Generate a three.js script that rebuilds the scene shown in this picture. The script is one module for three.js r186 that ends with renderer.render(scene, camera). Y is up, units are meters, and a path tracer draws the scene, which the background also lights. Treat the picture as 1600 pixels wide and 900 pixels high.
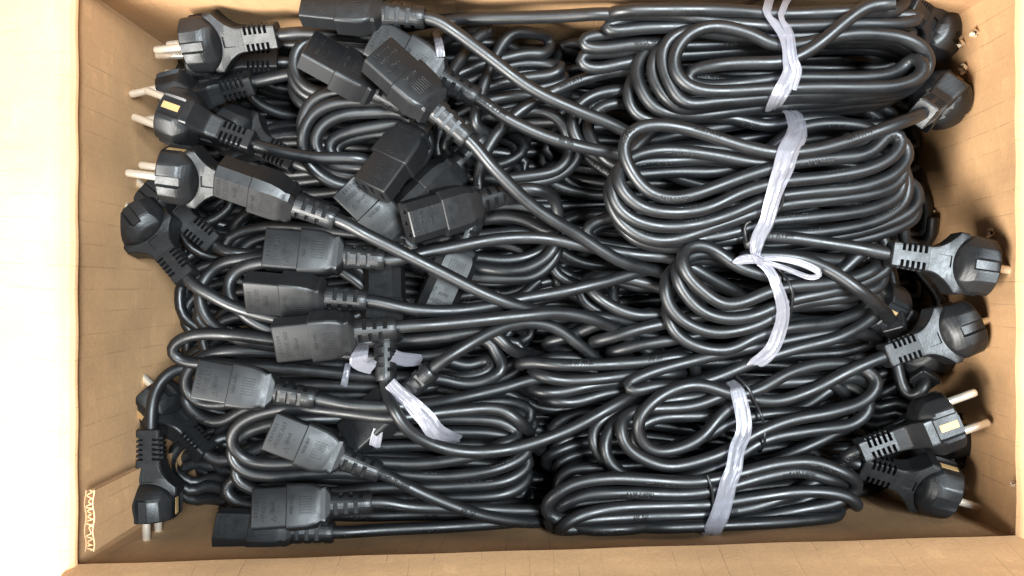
import * as THREE from 'three';
import { mergeGeometries, toCreasedNormals } from 'three/addons/utils/BufferGeometryUtils.js';
import { Brush, Evaluator, SUBTRACTION } from 'three-bvh-csg';
import { RectAreaLightUniformsLib } from 'three/addons/lights/RectAreaLightUniformsLib.js';

// ------------------------------------------------------------------ camera, light, exposure
const RIM = 0.200, CAMH = 0.645, FOC = 1256;              // box rim height, camera height (m), focal length in photo pixels
const scene = new THREE.Scene();
const camera = new THREE.PerspectiveCamera(2 * Math.atan(450 / FOC) * 180 / Math.PI, 16 / 9, 0.02, 20);
camera.up.set(0, 0, -1);
camera.position.set(0, CAMH, 0);
camera.lookAt(0, 0, 0);
RectAreaLightUniformsLib.init();
scene.background = new THREE.Color(0.07, 0.072, 0.078);     // the dim room around the box
const areaLamp = (color, intensity, w, h, at, to) => {
  const l = new THREE.RectAreaLight(color, intensity, w, h);
  l.position.set(...at); l.lookAt(...to); scene.add(l);
};
areaLamp(new THREE.Color(1.0, 0.98, 0.93), 52, 0.6, 0.5, [-0.60, 0.82, 0.54], [-0.05, 0.17, 0]);   // the window, left of the photographer
areaLamp(new THREE.Color(0.84, 0.94, 1.0), 136, 0.7, 0.30, [0.42, 1.85, -0.06], [0.05, 0.17, 0]);       // ceiling panel
const renderer = new THREE.WebGLRenderer({ antialias: true });
renderer.toneMapping = THREE.LinearToneMapping;
renderer.toneMappingExposure = 1.0;
renderer.shadowMap.enabled = true;

// ------------------------------------------------------------------ helpers
let seed = 12345;
const rnd = () => { seed = (seed * 1664525 + 1013904223) >>> 0; return seed / 4294967296; };
const rr = (a, b) => a + (b - a) * rnd();
const V = (x, y, z) => new THREE.Vector3(x, y, z);
const P = (px, py, h) => { const d = CAMH - h / 1000; return V((px - 800) * d / FOC, h / 1000, (py - 450) * d / FOC); };   // where a photo pixel lies at height h (mm)
const counts = {};
const numbered = (n) => { const k = counts[n] = (counts[n] ?? -1) + 1; return k ? n + '_' + String(k).padStart(3, '0') : n; };
function tag(o, label, category, group, kind) {
  if (label) o.userData.label = label;
  if (category) o.userData.category = category;
  if (group) o.userData.group = group;
  if (kind) o.userData.kind = kind;
  return o;
}
function part(name, geo, mat, parent) {
  const m = new THREE.Mesh(geo, mat); m.name = name; m.castShadow = m.receiveShadow = true; parent.add(m); return m;
}

// ------------------------------------------------------------------ textures
function hash2(x, y, s) { let h = (x * 374761393 + y * 668265263 + s * 1442695041) | 0; h = (h ^ (h >>> 13)) * 1274126177 | 0; return ((h ^ (h >>> 16)) >>> 0) / 4294967296; }
function vnoise(x, y, per, s) {
  const xi = Math.floor(x), yi = Math.floor(y), fx = x - xi, fy = y - yi, w = (t) => t * t * (3 - 2 * t);
  const m = (a) => ((a % per) + per) % per;
  const a = hash2(m(xi), m(yi), s), b = hash2(m(xi + 1), m(yi), s), c = hash2(m(xi), m(yi + 1), s), d = hash2(m(xi + 1), m(yi + 1), s);
  return a + (b - a) * w(fx) + (c - a) * w(fy) + (a - b - c + d) * w(fx) * w(fy);
}
function dataTex(w, h, f, srgb, rep) {
  const d = new Uint8Array(w * h * 4);
  for (let y = 0; y < h; y++) for (let x = 0; x < w; x++) {
    const c = f(x / w, y / h), i = (y * w + x) * 4;
    d[i] = c[0] * 255; d[i + 1] = c[1] * 255; d[i + 2] = c[2] * 255; d[i + 3] = 255;
  }
  const t = new THREE.DataTexture(d, w, h);
  t.wrapS = t.wrapT = THREE.RepeatWrapping; t.magFilter = THREE.LinearFilter; t.minFilter = THREE.LinearMipmapLinearFilter; t.generateMipmaps = true;
  if (srgb) t.colorSpace = THREE.SRGBColorSpace;
  if (rep) t.repeat.set(...rep);
  t.needsUpdate = true; return t;
}
const cl = (v) => Math.max(0, Math.min(1, v));
// cardboard: 0.26 m square tile; u runs along the rim, v runs across the flutes' direction
const fluteDash = (u, v) => {
  const k = u * 20, i = Math.floor(k + 0.5), d = Math.abs(k - i) / 20 * 260;       // mm from the nearest score line, one every 13 mm
  const wob = 0.5 * (vnoise(v * 9, i, 64, 5) - 0.5);
  const on = vnoise(v * 22 + i * 7, i * 3, 22 * 64, 9) > 0.36 ? 1 : 0.25;
  return Math.max(0, 1 - Math.abs(d + wob) / 0.30) * on;
};
const cardMap = dataTex(1024, 1024, (u, v) => {
  const n = vnoise(u * 6, v * 6, 6, 1) * 0.5 + vnoise(u * 24, v * 24, 24, 2) * 0.3 + vnoise(u * 90, v * 90, 90, 3) * 0.2;
  const fib = vnoise(u * 300, v * 260, 3900, 4), sp = vnoise(u * 300, v * 300, 300, 8) > 0.93 ? 0.06 : 0;
  const blot = vnoise(u * 3, v * 3, 3, 71) * 0.6 + vnoise(u * 9, v * 9, 9, 72) * 0.4, scuff = vnoise(u * 14, v * 40, 560, 73) > 0.86 ? 0.05 * vnoise(u * 200, v * 200, 200, 74) : 0;
  const k = 0.95 + 0.12 * (blot - 0.5) + scuff + 0.10 * (n - 0.5) + 0.05 * (fib - 0.5) - sp - 0.11 * fluteDash(u, v);
  return [cl(0.770 * k), cl(0.605 * k), cl(0.435 * k)];
}, true, [1 / 0.26, 1 / 0.26]);
const cardBump = dataTex(1024, 1024, (u, v) => {
  const n = vnoise(u * 8, v * 8, 8, 11) * 0.35 + vnoise(u * 200, v * 200, 200, 12) * 0.12;
  const flute = 0.03 * Math.sin(u * 2 * Math.PI * 40);
  const b = cl(0.45 + n + flute - 0.35 * fluteDash(u, v));
  return [b, b, b];
}, false, [1 / 0.26, 1 / 0.26]);
const cardMat = new THREE.MeshStandardMaterial({ map: cardMap, bumpMap: cardBump, bumpScale: 0.0004, roughness: 0.82 });
const edgeMat = new THREE.MeshStandardMaterial({ map: cardMap, color: 0xf0dcc0, roughness: 0.9 });

const tornMat = new THREE.MeshStandardMaterial({ color: new THREE.Color(0.72, 0.60, 0.44), roughness: 0.9, side: THREE.DoubleSide });

// black flex: pale embossed print along one side, fine scuffs
function canvasTex(w, h, draw) {
  const c = document.createElement('canvas'); c.width = w; c.height = h; const g = c.getContext('2d'); draw(g, w, h);
  const t = new THREE.CanvasTexture(c); t.wrapS = t.wrapT = THREE.RepeatWrapping; return t;
}
const flexBump = canvasTex(2048, 128, (g, w, h) => {
  g.fillStyle = '#404040'; g.fillRect(0, 0, w, h);
  g.fillStyle = '#ffffff'; g.font = 'bold 24px sans-serif';
  g.fillText('H05VV-F  3G 1.0mm', 40, 40); g.fillText('VDE  OVE', 640, 40); g.fillText('H05VV-F  3G 1.0mm', 1120, 40);
});
flexBump.repeat.set(1 / 0.19, 1);
const flexRough = dataTex(512, 64, (u, v) => { const n = 0.33 + 0.14 * vnoise(u * 24, v * 3, 24, 21) + 0.06 * vnoise(u * 160, v * 20, 160, 22); return [n, n, n]; }, false, [1 / 0.17, 1]);
const flexMap = dataTex(1024, 128, (u, v) => {              // rubber black with dust, lint specks and dull rubbed patches
  const dust = vnoise(u * 60, v * 8, 60, 61) * 0.5 + vnoise(u * 12, v * 2, 12, 62) * 0.5, sp = vnoise(u * 500, v * 60, 500, 63) > 0.955 ? 0.5 : 0, sc = vnoise(u * 40, v * 70, 2800, 64) > 0.93 ? 0.14 : 0;
  const n = cl(0.20 + 0.16 * dust + sp * vnoise(u * 30, v * 4, 30, 65) + sc); return [n, n, n];
}, false, [1 / 0.23, 1]);
const flexMat = new THREE.MeshPhysicalMaterial({ color: new THREE.Color(0.022, 0.023, 0.0255), map: flexMap, roughness: 1.0, roughnessMap: flexRough, bumpMap: flexBump, bumpScale: 0.00035, specularIntensity: 1, ior: 1.54 });

const moldRough = dataTex(256, 256, (u, v) => { const n = 0.62 + 0.25 * vnoise(u * 12, v * 12, 12, 31) + 0.13 * vnoise(u * 90, v * 90, 90, 32); return [n, n, n]; }, false, [20, 20]);
const moldBumpBase = dataTex(256, 256, (u, v) => { const n = 0.6 * vnoise(u * 60, v * 60, 60, 41) + 0.4 * vnoise(u * 8, v * 8, 8, 42); return [n, n, n]; }, false, [25, 25]);
const moldMat = new THREE.MeshPhysicalMaterial({ color: new THREE.Color(0.0075, 0.0078, 0.0085), roughness: 0.54, roughnessMap: moldRough, bumpMap: moldBumpBase, bumpScale: 0.00005, ior: 1.52, specularIntensity: 0.85 });
// raised marks on the broad face of a socket: 48 x 28 mm
const markBump = canvasTex(1024, 600, (g, w, h) => {
  g.fillStyle = '#202020'; g.fillRect(0, 0, w, h);
  g.fillStyle = g.strokeStyle = '#ffffff';
  const col = (txt, x, size) => { g.save(); g.translate(x, h / 2); g.rotate(-Math.PI / 2); g.font = 'bold ' + size + 'px sans-serif'; g.textAlign = 'center'; g.fillText(txt, 0, 0); g.restore(); };
  col('E 4 2 1 0 3', 88, 54); col('10A 250V~', 190, 74); col('RoHS', 300, 58);
  g.lineWidth = 8; g.beginPath(); g.moveTo(270, 150); g.lineTo(330, 118); g.lineTo(330, 182); g.closePath(); g.stroke();
  g.beginPath(); g.arc(355, h / 2 + 8, 9, 0, 7); g.fill();
  col('10A 250V', 540, 50);
  for (let i = 0; i < 7; i++) g.fillRect(620, 196 + i * 34, 150, 13);
});
markBump.repeat.set(1 / 0.048, 1 / 0.028);
const socketMat = new THREE.MeshPhysicalMaterial({ color: new THREE.Color(0.0075, 0.0078, 0.0085), roughness: 0.54, roughnessMap: moldRough, bumpMap: markBump, bumpScale: 0.00028, ior: 1.52, specularIntensity: 0.68 });
const holeMat = new THREE.MeshStandardMaterial({ color: new THREE.Color(0.005, 0.005, 0.005), roughness: 0.8 });
const pinMat = new THREE.MeshStandardMaterial({ color: new THREE.Color(0.92, 0.86, 0.74), metalness: 0.75, roughness: 0.28, roughnessMap: moldRough });
const brassMat = new THREE.MeshStandardMaterial({ color: new THREE.Color(0.46, 0.30, 0.13), metalness: 0.45, roughness: 0.6 });
const strapBump = dataTex(256, 256, (u, v) => { const n = 0.5 * vnoise(u * 3, v * 10, 30, 51) + 0.5 * vnoise(u * 14, v * 5, 70, 52); return [n, n, n]; }, false, [1 / 0.03, 1 / 0.03]);
const strapMat = new THREE.MeshPhysicalMaterial({ color: new THREE.Color(0.70, 0.69, 0.745), roughness: 0.3, transmission: 0.84, thickness: 0, bumpMap: strapBump, bumpScale: 0.0002, ior: 1.5, side: THREE.DoubleSide });
const wireMat = new THREE.MeshStandardMaterial({ color: new THREE.Color(0.012, 0.012, 0.013), roughness: 0.4 });

// ------------------------------------------------------------------ the box
const rimPx = { bl: [112, 893], br: [1597, 847], tl: [113, -31], tr: [1595, -38] };
const rimAt = (k) => P(rimPx[k][0], rimPx[k][1], RIM * 1000);
const cBL = rimAt('bl'), cBR = rimAt('br'), cTL = rimAt('tl'), cTR = rimAt('tr');
const TH = 0.0042;
const box = new THREE.Group(); box.name = 'cardboard_box'; scene.add(box);
tag(box, 'open brown corrugated cardboard box with flaps folded out, full of black power cords', 'cardboard box');
// a sheet of cardboard: f(s, t) gives the inner face, out(s, t) the outward normal; s along the rim (m), t across
function sheet(f, ns, nt, lenS, lenT, thick = TH) {
  const pos = [], uv = [], idx = [], N = (ns + 1) * (nt + 1), e = 1e-3;
  for (let side = 0; side < 2; side++) for (let j = 0; j <= nt; j++) for (let i = 0; i <= ns; i++) {
    const s = i / ns, t = j / nt, p = f(s, t), a = f(Math.min(1, s + e), t).sub(f(Math.max(0, s - e), t)), b = f(s, Math.min(1, t + e)).sub(f(s, Math.max(0, t - e)));
    const n = a.cross(b).normalize().multiplyScalar(side * thick); p.add(n);
    pos.push(p.x, p.y, p.z); uv.push(s * lenS, t * lenT);
  }
  const q = (a, b, c, d) => idx.push(a, b, c, a, c, d);
  for (let j = 0; j < nt; j++) for (let i = 0; i < ns; i++) {
    const a = j * (ns + 1) + i, b = a + 1, c = b + ns + 1, d = a + ns + 1;
    q(a, d, c, b); q(a + N, b + N, c + N, d + N);
  }
  for (let i = 0; i < ns; i++) { q(i, i + 1, i + 1 + N, i + N); const k = nt * (ns + 1) + i; q(k, k + N, k + 1 + N, k + 1); }
  for (let j = 0; j < nt; j++) { const a = j * (ns + 1), d = a + ns + 1; q(a, a + N, d + N, d); const b = a + ns, c = d + ns; q(b, c, c + N, b + N); }
  const g = new THREE.BufferGeometry();
  g.setAttribute('position', new THREE.Float32BufferAttribute(pos, 3)); g.setAttribute('uv', new THREE.Float32BufferAttribute(uv, 2)); g.setIndex(idx);
  return toCreasedNormals(g, 0.7);
}
const bulgeShape = (s, t) => Math.pow(Math.sin(Math.PI * s), 0.7) * Math.sin(Math.PI * Math.min(1, t * 1.02));
function wallPanel(a, b, bulge, wave) {                     // rim from a to b; outward = to the left of a->b seen from above
  const along = b.clone().sub(a), L = along.length(), out = V(along.z, 0, -along.x).normalize();
  return part('wall_panel', sheet((s, t) => {
    const p = a.clone().lerp(b, s); p.y = RIM * (1 - t);
    p.addScaledVector(out, bulge * bulgeShape(s, t) + wave * (0.0012 * Math.sin(s * 17 + t * 5) + 0.001 * Math.sin(s * 31 - t * 9)) * Math.sin(Math.PI * s));
    return p;
  }, 60, 24, L, RIM), cardMat, box);
}
function flap(a, b, width, droop, lift, skew0 = 0, skew1 = 0, lip = 1) {
  const along = b.clone().sub(a), L = along.length(), dir = along.clone().normalize(), out = V(along.z, 0, -along.x).normalize();
  const prof = [];                                           // outward distance, height: a rounded fold and then the flap
  for (let k = 0; k <= 5; k++) { const w = k / 5 * Math.PI / 2; prof.push([0.0055 * (1 - Math.cos(w)), 0.0030 * Math.sin(w)]); }
  prof.push([0.0055 + 0.0025 * lip, 0.0032], [0.0055 + 0.0055 * lip, 0.0028], [0.0055 + 0.0095 * lip, 0.0023]);
  for (let k = 1; k <= 12; k++) { const d = width * k / 12; prof.push([0.0055 + 0.0095 * lip + d * Math.cos(droop), 0.0023 - d * Math.sin(droop) + lift * Math.sin(k / 12 * 2.2)]); }
  if (droop < -1) { prof.length = 0; for (let k = 0; k <= 12; k++) { const d = width * k / 12, w = Math.min(1, k / 2); prof.push([0.0004 * w + d * Math.cos(droop) * (0.4 + 0.6 * w), d * Math.sin(-droop)]); } }   // a flap that stands up from a plain crease
  const g = sheet((s, t) => {
    const k = t * (prof.length - 1), i = Math.min(prof.length - 2, Math.floor(k)), w = k - i;
    const d = prof[i][0] * (1 - w) + prof[i + 1][0] * w, h = prof[i][1] * (1 - w) + prof[i + 1][1] * w;
    const p = a.clone().addScaledVector(dir, s * L + d * (skew0 * (1 - s) + skew1 * s)); p.y = RIM + h + 0.0016 * Math.sin(s * 9 + 1) * Math.min(1, d * 20) + 0.0005 * Math.sin(s * 43) * Math.exp(-d * 60); p.addScaledVector(out, d);
    return p;
  }, 40, prof.length - 1, L, width + 0.02, TH);
  return part('flap', g, cardMat, box);
}
wallPanel(cTL, cTR, 0.007, 1);
wallPanel(cTR, cBR, 0.013, 1);
wallPanel(cBR, cBL, 0.009, 1);
wallPanel(cBL, cTL, 0.002, 0.5);
flap(cTL, cTR, 0.13, 0.25, 0);
flap(cTR, cBR, 0.15, -0.5, 0.004, 0, 0, 0.4);
flap(cBR, cBL, 0.10, -1.30, 0.002, 0, 0, 0.1);
flap(cBL, cTL, 0.15, 0.42, 0.004, 0.12, 0);
{
  const g = new THREE.BoxGeometry(0.53, 0.006, 0.335); g.translate((cBL.x + cBR.x) / 2, 0.003, (cTL.z + cBL.z) / 2 - 0.003); part('bottom_panel', g, cardMat, box);
}
// the torn glue tab standing inside the left wall by the front corner, its cut edge showing the flutes
{
  const x0 = P(134, 800, 196).x, z0 = P(140, 766, 196).z, z1 = P(140, 862, 196).z, L = z1 - z0, hTop = 0.196, hBot = 0.05;
  const tab = new THREE.Mesh(); tab.name = 'glue_tab';
  const liner = (x, t) => { const g = sheet((s, tt) => V(x + 0.0005 * Math.sin(s * 14), hTop - tt * (hTop - hBot), z1 - s * L), 16, 8, L, hTop - hBot, t); return g; };
  const wave = sheet((s, tt) => V(x0 + 0.0022 + 0.0017 * Math.sin(s * 2 * Math.PI * 10.5 + 1.3 * Math.sin(s * 9)) * (0.75 + 0.25 * Math.sin(s * 29)) + 0.0003 * Math.sin(s * 77), hTop - 0.0005 * (1 + Math.sin(s * 40)) - 0.0004 * (1 + Math.sin(s * 93)) - tt * (hTop - hBot), z1 - s * L), 200, 2, L, 0.1, 0.0007);
  tab.geometry = mergeGeometries([liner(x0, 0.0006), liner(x0 + 0.0046, 0.0006)].map((g) => g.index ? g.toNonIndexed() : g)); tab.material = cardMat;
  tab.castShadow = tab.receiveShadow = true; box.add(tab);
  part('flute_edge', wave, cardMat, tab);
}
// dents and torn flecks that plug pins made in the right wall
for (const [px, py, h, r] of [[1526, 51, 176, 4.2], [1505, 69, 172, 4.6], [1509, 107, 172, 5], [1551, 364, 180, 4.4], [1515, 485, 176, 4], [1590, 757, 190, 2.5], [1461, 331, 140, 2]]) {
  const p = P(px, py, h);
  for (let k = 0; k < 8; k++) {                              // where this spot of the photo meets the bulging wall
    const s = (p.z - cTR.z) / (cBR.z - cTR.z), x = cTR.x + (cBR.x - cTR.x) * s + 0.013 * bulgeShape(s, cl(1 - p.y / RIM)) + (0.0012 * Math.sin(s * 17 + cl(1 - p.y / RIM) * 5) + 0.001 * Math.sin(s * 31 - cl(1 - p.y / RIM) * 9)) * Math.sin(Math.PI * s) - 0.0012;
    const d = x * FOC / (px - 800); p.set(x, Math.min(RIM - 0.006, CAMH - d), (py - 450) * d / FOC);
  }
  const g = new THREE.BufferGeometry(), pos = [], n = 9, R = r / 1600;
  const ring = []; for (let i = 0; i < n; i++) { const a = i / n * Math.PI * 2, q = R * rr(0.7, 1.35); ring.push([-0.0022 * rr(0.1, 1.6), Math.cos(a) * q * 1.2, Math.sin(a) * q]); }
  const tri = (...a) => a.forEach((v) => pos.push(p.x + v[0], p.y + v[1], p.z + v[2]));
  const inner = ring.map((v) => [0.0004, v[1] * 0.45, v[2] * 0.45]);
  for (let i = 0; i < n; i++) { const k = (i + 1) % n; if (i % 4 !== 1) { tri(ring[i], ring[k], inner[k]); tri(ring[i], inner[k], inner[i]); } }
  g.setAttribute('position', new THREE.Float32BufferAttribute(pos, 3)); g.setAttribute('uv', new THREE.Float32BufferAttribute(new Float32Array(pos.length / 3 * 2), 2)); g.computeVertexNormals();
  const tp = part('torn_paper', g, tornMat, box);
  { const q = new THREE.CircleGeometry(R * 0.42, 9); q.rotateY(-Math.PI / 2); q.translate(p.x - 0.0006, p.y, p.z); part('hole', q, holeMat, tp); }
}
// the surface under the box
{
  const g = new THREE.PlaneGeometry(3, 3); g.rotateX(-Math.PI / 2); g.translate(0, -0.002, 0);
  const m = new THREE.Mesh(g, new THREE.MeshStandardMaterial({ color: new THREE.Color(0.62, 0.6, 0.56), roughness: 0.7 })); m.name = 'floor'; tag(m, null, null, null, 'structure'); m.receiveShadow = true; scene.add(m);
}

// ------------------------------------------------------------------ plug and socket shapes (mm in the makers, metres in the result)
const MM = 0.001;
function loft(rings, capA = true, capB = true) {             // rings: equal-length arrays of [x, y, z]
  const n = rings[0].length, pos = [], idx = [];
  for (const r of rings) for (const p of r) pos.push(p[0] * MM, p[1] * MM, p[2] * MM);
  for (let k = 0; k + 1 < rings.length; k++) for (let i = 0; i < n; i++) { const a = k * n + i, b = k * n + (i + 1) % n; idx.push(a, b, b + n, a, b + n, a + n); }
  const cap = (k, flip) => {
    const c = pos.length / 3; let m = [0, 0, 0]; for (const p of rings[k]) m = m.map((v, j) => v + p[j] / n); pos.push(m[0] * MM, m[1] * MM, m[2] * MM);
    for (let i = 0; i < n; i++) { const a = k * n + i, b = k * n + (i + 1) % n; flip ? idx.push(c, a, b) : idx.push(c, b, a); }
  };
  if (capA) cap(0, false); if (capB) cap(rings.length - 1, true);
  const g = new THREE.BufferGeometry(); g.setAttribute('position', new THREE.Float32BufferAttribute(pos, 3)); g.setIndex(idx);
  // outward orientation
  g.computeBoundingBox();
  let vol = 0; for (let i = 0; i < idx.length; i += 3) { const [a, b, c] = [idx[i], idx[i + 1], idx[i + 2]].map((k) => V(pos[k * 3], pos[k * 3 + 1], pos[k * 3 + 2])); vol += a.dot(b.cross(c)); }
  if (vol < 0) { for (let i = 0; i < idx.length; i += 3) [idx[i + 1], idx[i + 2]] = [idx[i + 2], idx[i + 1]]; g.setIndex(idx); }
  return g;
}
function planarUV(g, ax = 0, az = 2, ox = 0, oz = 0) {
  const p = g.attributes.position, uv = new Float32Array(p.count * 2);
  for (let i = 0; i < p.count; i++) { uv[i * 2] = p.getComponent(i, ax) + ox + (oz ? 0 : 0.6 * p.getY(i)); uv[i * 2 + 1] = p.getComponent(i, az) + oz + (oz ? 0 : 0.8 * p.getY(i)); }
  g.setAttribute('uv', new THREE.BufferAttribute(uv, 2)); return g;
}
const finish = (g, crease) => { const h = toCreasedNormals(g.index ? g.toNonIndexed() : g, crease); for (const k of Object.keys(h.attributes)) if (!['position', 'normal', 'uv'].includes(k)) h.deleteAttribute(k); return h; };
const ev = new Evaluator(); ev.attributes = ['position', 'normal', 'uv'];
function prep(g) { g = g.clone(); if (!g.attributes.normal) g.computeVertexNormals(); if (!g.attributes.uv) planarUV(g); const b = new Brush(g); b.updateMatrixWorld(); return b; }
function cut(g, cutters) {
  let a = prep(g);
  for (const c of cutters) a = ev.evaluate(a, prep(c), SUBTRACTION);
  return a.geometry;
}
const boxMM = (w, h, d, x, y, z, rx = 0) => { const g = new THREE.BoxGeometry(w * MM, h * MM, d * MM); if (rx) g.rotateX(rx); g.translate(x * MM, y * MM, z * MM); return g; };

// socket (three-hole appliance coupler): x from the mouth backwards, broad faces +-y, marks on +y
const SOCK_L = 72, PLUG_L = 57;
function rect(x, w, t, cT, cB, n = 3) {                      // w along z, t along y, corner cuts on the +y... edges cT and the -y edges cB
  const r = [], q = (sz, sy, c) => { for (let k = 0; k <= n; k++) { const a = k / n; r.push([x, sy * (t / 2 - c * (sy * sz > 0 ? a : 1 - a)), sz * (w / 2 - c * (sy * sz > 0 ? 1 - a : a))]); } };
  q(1, 1, cT); q(-1, 1, cT); q(-1, -1, cB); q(1, -1, cB);
  // order around: build each corner walking the outline
  const out = [];
  const corner = (sz, sy, c, first) => { for (let k = 0; k <= n; k++) { const a = k / n, u = c * (1 - Math.sin(a * Math.PI / 2) * 1), v = c * (1 - Math.cos(a * Math.PI / 2) * 1); out.push(first === 'z' ? [x, sy * (t / 2 - (c > 3 ? c * a : c - c * Math.cos(a * Math.PI / 2))), sz * (w / 2 - (c > 3 ? c * (1 - a) : c - c * Math.sin(a * Math.PI / 2)))] : [x, sy * (t / 2 - (c > 3 ? c * (1 - a) : c - c * Math.sin(a * Math.PI / 2))), sz * (w / 2 - (c > 3 ? c * a : c - c * Math.cos(a * Math.PI / 2)))]); } };
  corner(1, 1, cT, 'y'); corner(-1, 1, cT, 'z'); corner(-1, -1, cB, 'y'); corner(1, -1, cB, 'z');
  return out;
}
const sockBody = (() => {
  let g = loft([rect(0, 23.0, 15.2, 1, 4.2), rect(0.7, 24.2, 16.4, 1.2, 4.6), rect(21, 24.2, 16.4, 1.2, 4.6), rect(21.05, 26.6, 18.8, 1.5, 4.4), rect(21.7, 27.4, 19.6, 1.8, 4.6),
    rect(33, 26.8, 19.2, 2, 4.2), rect(38, 25, 18.6, 2.2, 3.6), rect(42, 21, 17.2, 2.4, 3.2), rect(42.1, 22.2, 17.6, 2, 3.2), rect(44.4, 22, 17.4, 2, 3.2), rect(47.2, 15.4, 14.4, 2.6, 3)]);
  g = cut(g, [boxMM(12, 7, 2.2, 4.5, -0.6, -7), boxMM(12, 7, 2.2, 4.5, -0.6, 7), boxMM(12, 7, 2.2, 4.5, 1.8, 0)]);
  return finish(planarUV(g, 0, 2, 0.0, 0.014), 0.55);
})();
const sockRelief = (() => {
  const R = []; for (const [x, r] of [[46.6, 7.4], [48, 7.5], [66, 6.6], [67.5, 6.8], [71, 6.6], [72, 6.1], [72, 4.2]]) { const q = []; for (let i = 0; i < 28; i++) { const a = i / 28 * Math.PI * 2; q.push([x, Math.sin(a) * r, Math.cos(a) * r]); } R.push(q); }
  const c = [];
  for (let row = 0; row < 4; row++) for (let k = 0; k < 3; k++) {
    const a = Math.PI / 4 * 0.6 + row * Math.PI / 2, x = 50.2 + k * 6.1 + (row % 2) * 3.0;
    const b = boxMM(2.5, 4, 8.2, 0, 7.2, 0); b.rotateX(a); b.translate(x * MM, 0, 0); c.push(b);
  }
  return finish(planarUV(cut(loft(R), c)), 0.5);
})();
const plugHead = (() => {
  const N = 96, rings = [];
  const prof = [[0, 15.8], [0.5, 17.2], [1.4, 17.9], [12, 18.4], [13.6, 18.2], [15.4, 17.5], [17.2, 16.4], [19, 14.8], [20.6, 12.8], [22, 10.4], [23, 8]];
  for (const [x, r] of prof) {
    const q = [];
    for (let i = 0; i < N; i++) {
      const a = i / N * Math.PI * 2; let y = Math.sin(a) * r, z = Math.cos(a) * r;
      if (x < 16) { if (Math.abs(z) < 6.2) y = Math.sign(y) * Math.min(Math.abs(y), 15.4); }                          // earth flats top and bottom
      if (Math.abs(y) < 2.6) z = Math.sign(z) * Math.min(Math.abs(z), Math.max(15.6, r * 0) < r ? (x < 15 ? 15.6 : r) : r);   // guide grooves at the sides
      q.push([x, y, z]);
    }
    rings.push(q);
  }
  const head = loft(rings);
  // the shoulder: broad in y, with hollow flanks
  const sh = [rect(15, 15.5, 35, 2, 2), rect(16, 16, 36.4, 2, 2)]; for (let k = 0; k <= 12; k++) { const t = k / 12; sh.push(rect(20.5 + t * 15.5, 16 - 2 * t, 15.5 + 20.9 * Math.pow(1 - t, 2.0), 2, 2)); }
  let shoulder = loft(sh);
  shoulder = cut(shoulder, [boxMM(7.5, 7, 2, 27.5, 0, 7.3), boxMM(7.5, 7, 2, 27.5, 0, -7.3)]);
  const strip = (g) => { const h = g.index ? g.toNonIndexed() : g.clone(); for (const k of Object.keys(h.attributes)) if (k !== 'position') h.deleteAttribute(k); return h; };
  return finish(planarUV(mergeGeometries([strip(head), strip(shoulder)])), 0.5);
})();
const plugRelief = (() => {
  let g = loft([rect(34, 13.6, 15.6, 1.8, 1.8), rect(52.6, 12.8, 14.6, 1.8, 1.8), rect(52.7, 13.4, 15.2, 2, 2), rect(56.4, 13.2, 15, 2.2, 2.2), rect(57, 12, 13.6, 2.6, 2.6)]);
  const c = [];
  for (let k = 0; k < 5; k++) for (const sy of [-1, 1]) for (const sz of [-1, 1]) c.push(boxMM(1.9, 6, 8, 38.4 + k * 3.1, sy * (1.5 + 3.0) + sy * 1.2, sz * (1.2 + 4.0)));
  // keep thin end walls: the notches open to both faces beside a cross-shaped core
  return finish(planarUV(cut(g, c)), 0.5);
})();
const pinGeo = (() => { const pts = [[0, 0], [1.5, 0], [2.1, 0.5], [2.4, 1.4], [2.4, 19], [0, 19]].map(([r, y]) => new THREE.Vector2(r * MM, y * MM)); const g = new THREE.LatheGeometry(pts, 20); g.rotateZ(-Math.PI / 2); g.translate(-19 * MM, 0, 0); return finish(g, 0.6); })();
const earthGeo = (() => { const g = boxMM(10.5, 0.6, 4.2, 7.2, 15.4, 0); return planarUV(g); })();

function basis(front, end, roll) {
  const x = end.clone().sub(front).normalize(), y = V(0, 1, 0).addScaledVector(x, -x.y).normalize(), z = x.clone().cross(y);
  const m = new THREE.Matrix4().makeBasis(x, y, z); return m.multiply(new THREE.Matrix4().makeRotationX(roll * Math.PI / 180));
}
// pose: { m: Matrix4, end: Vector3, dir: Vector3 } of a body whose real length is L, laid along front -> end about their middle
function pose(front, end, roll, L) {
  const f = P(...front), e = P(...end), dir = e.clone().sub(f).normalize(), mid = f.clone().add(e).multiplyScalar(0.5);
  const start = mid.clone().addScaledVector(dir, -L * MM / 2), m = basis(f, e, roll); m.setPosition(start);
  return { m, start, end: mid.clone().addScaledVector(dir, L * MM / 2), dir };
}

// ------------------------------------------------------------------ the cords
const cords = [];
// path: photo pixels with a height in mm, [x, y, h]; h may be left out and is then filled in between its neighbours
function cord(label, group, conn, plug, ...path) { cords.push({ label, group, conn, plug, path: path.flat() }); }
const W = (h0, h1, ...pts) => pts.map((p, i) => [p[0], p[1], h0 + (h1 - h0) * i / Math.max(1, pts.length - 1)]);
// one turn of a coil: the strand that runs right to left (ht) and the one that runs back (hb)
const turn = (ht, hb, top, bot) => [...top.map((p, i) => [p[0], p[1], ht + (i > top.length - 3 ? (hb - ht) * (i - top.length + 3) / 6 : 0)]), ...bot.map((p, i) => [p[0], p[1], hb + (i > bot.length - 3 ? (ht - hb) * (i - bot.length + 3) / 6 : 0)])];

const GR = 'black power cords with their coils on the right', GL = 'black power cords with their coils on the left', GD = 'black power cords buried under the top ones', GM = 'mass';
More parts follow.
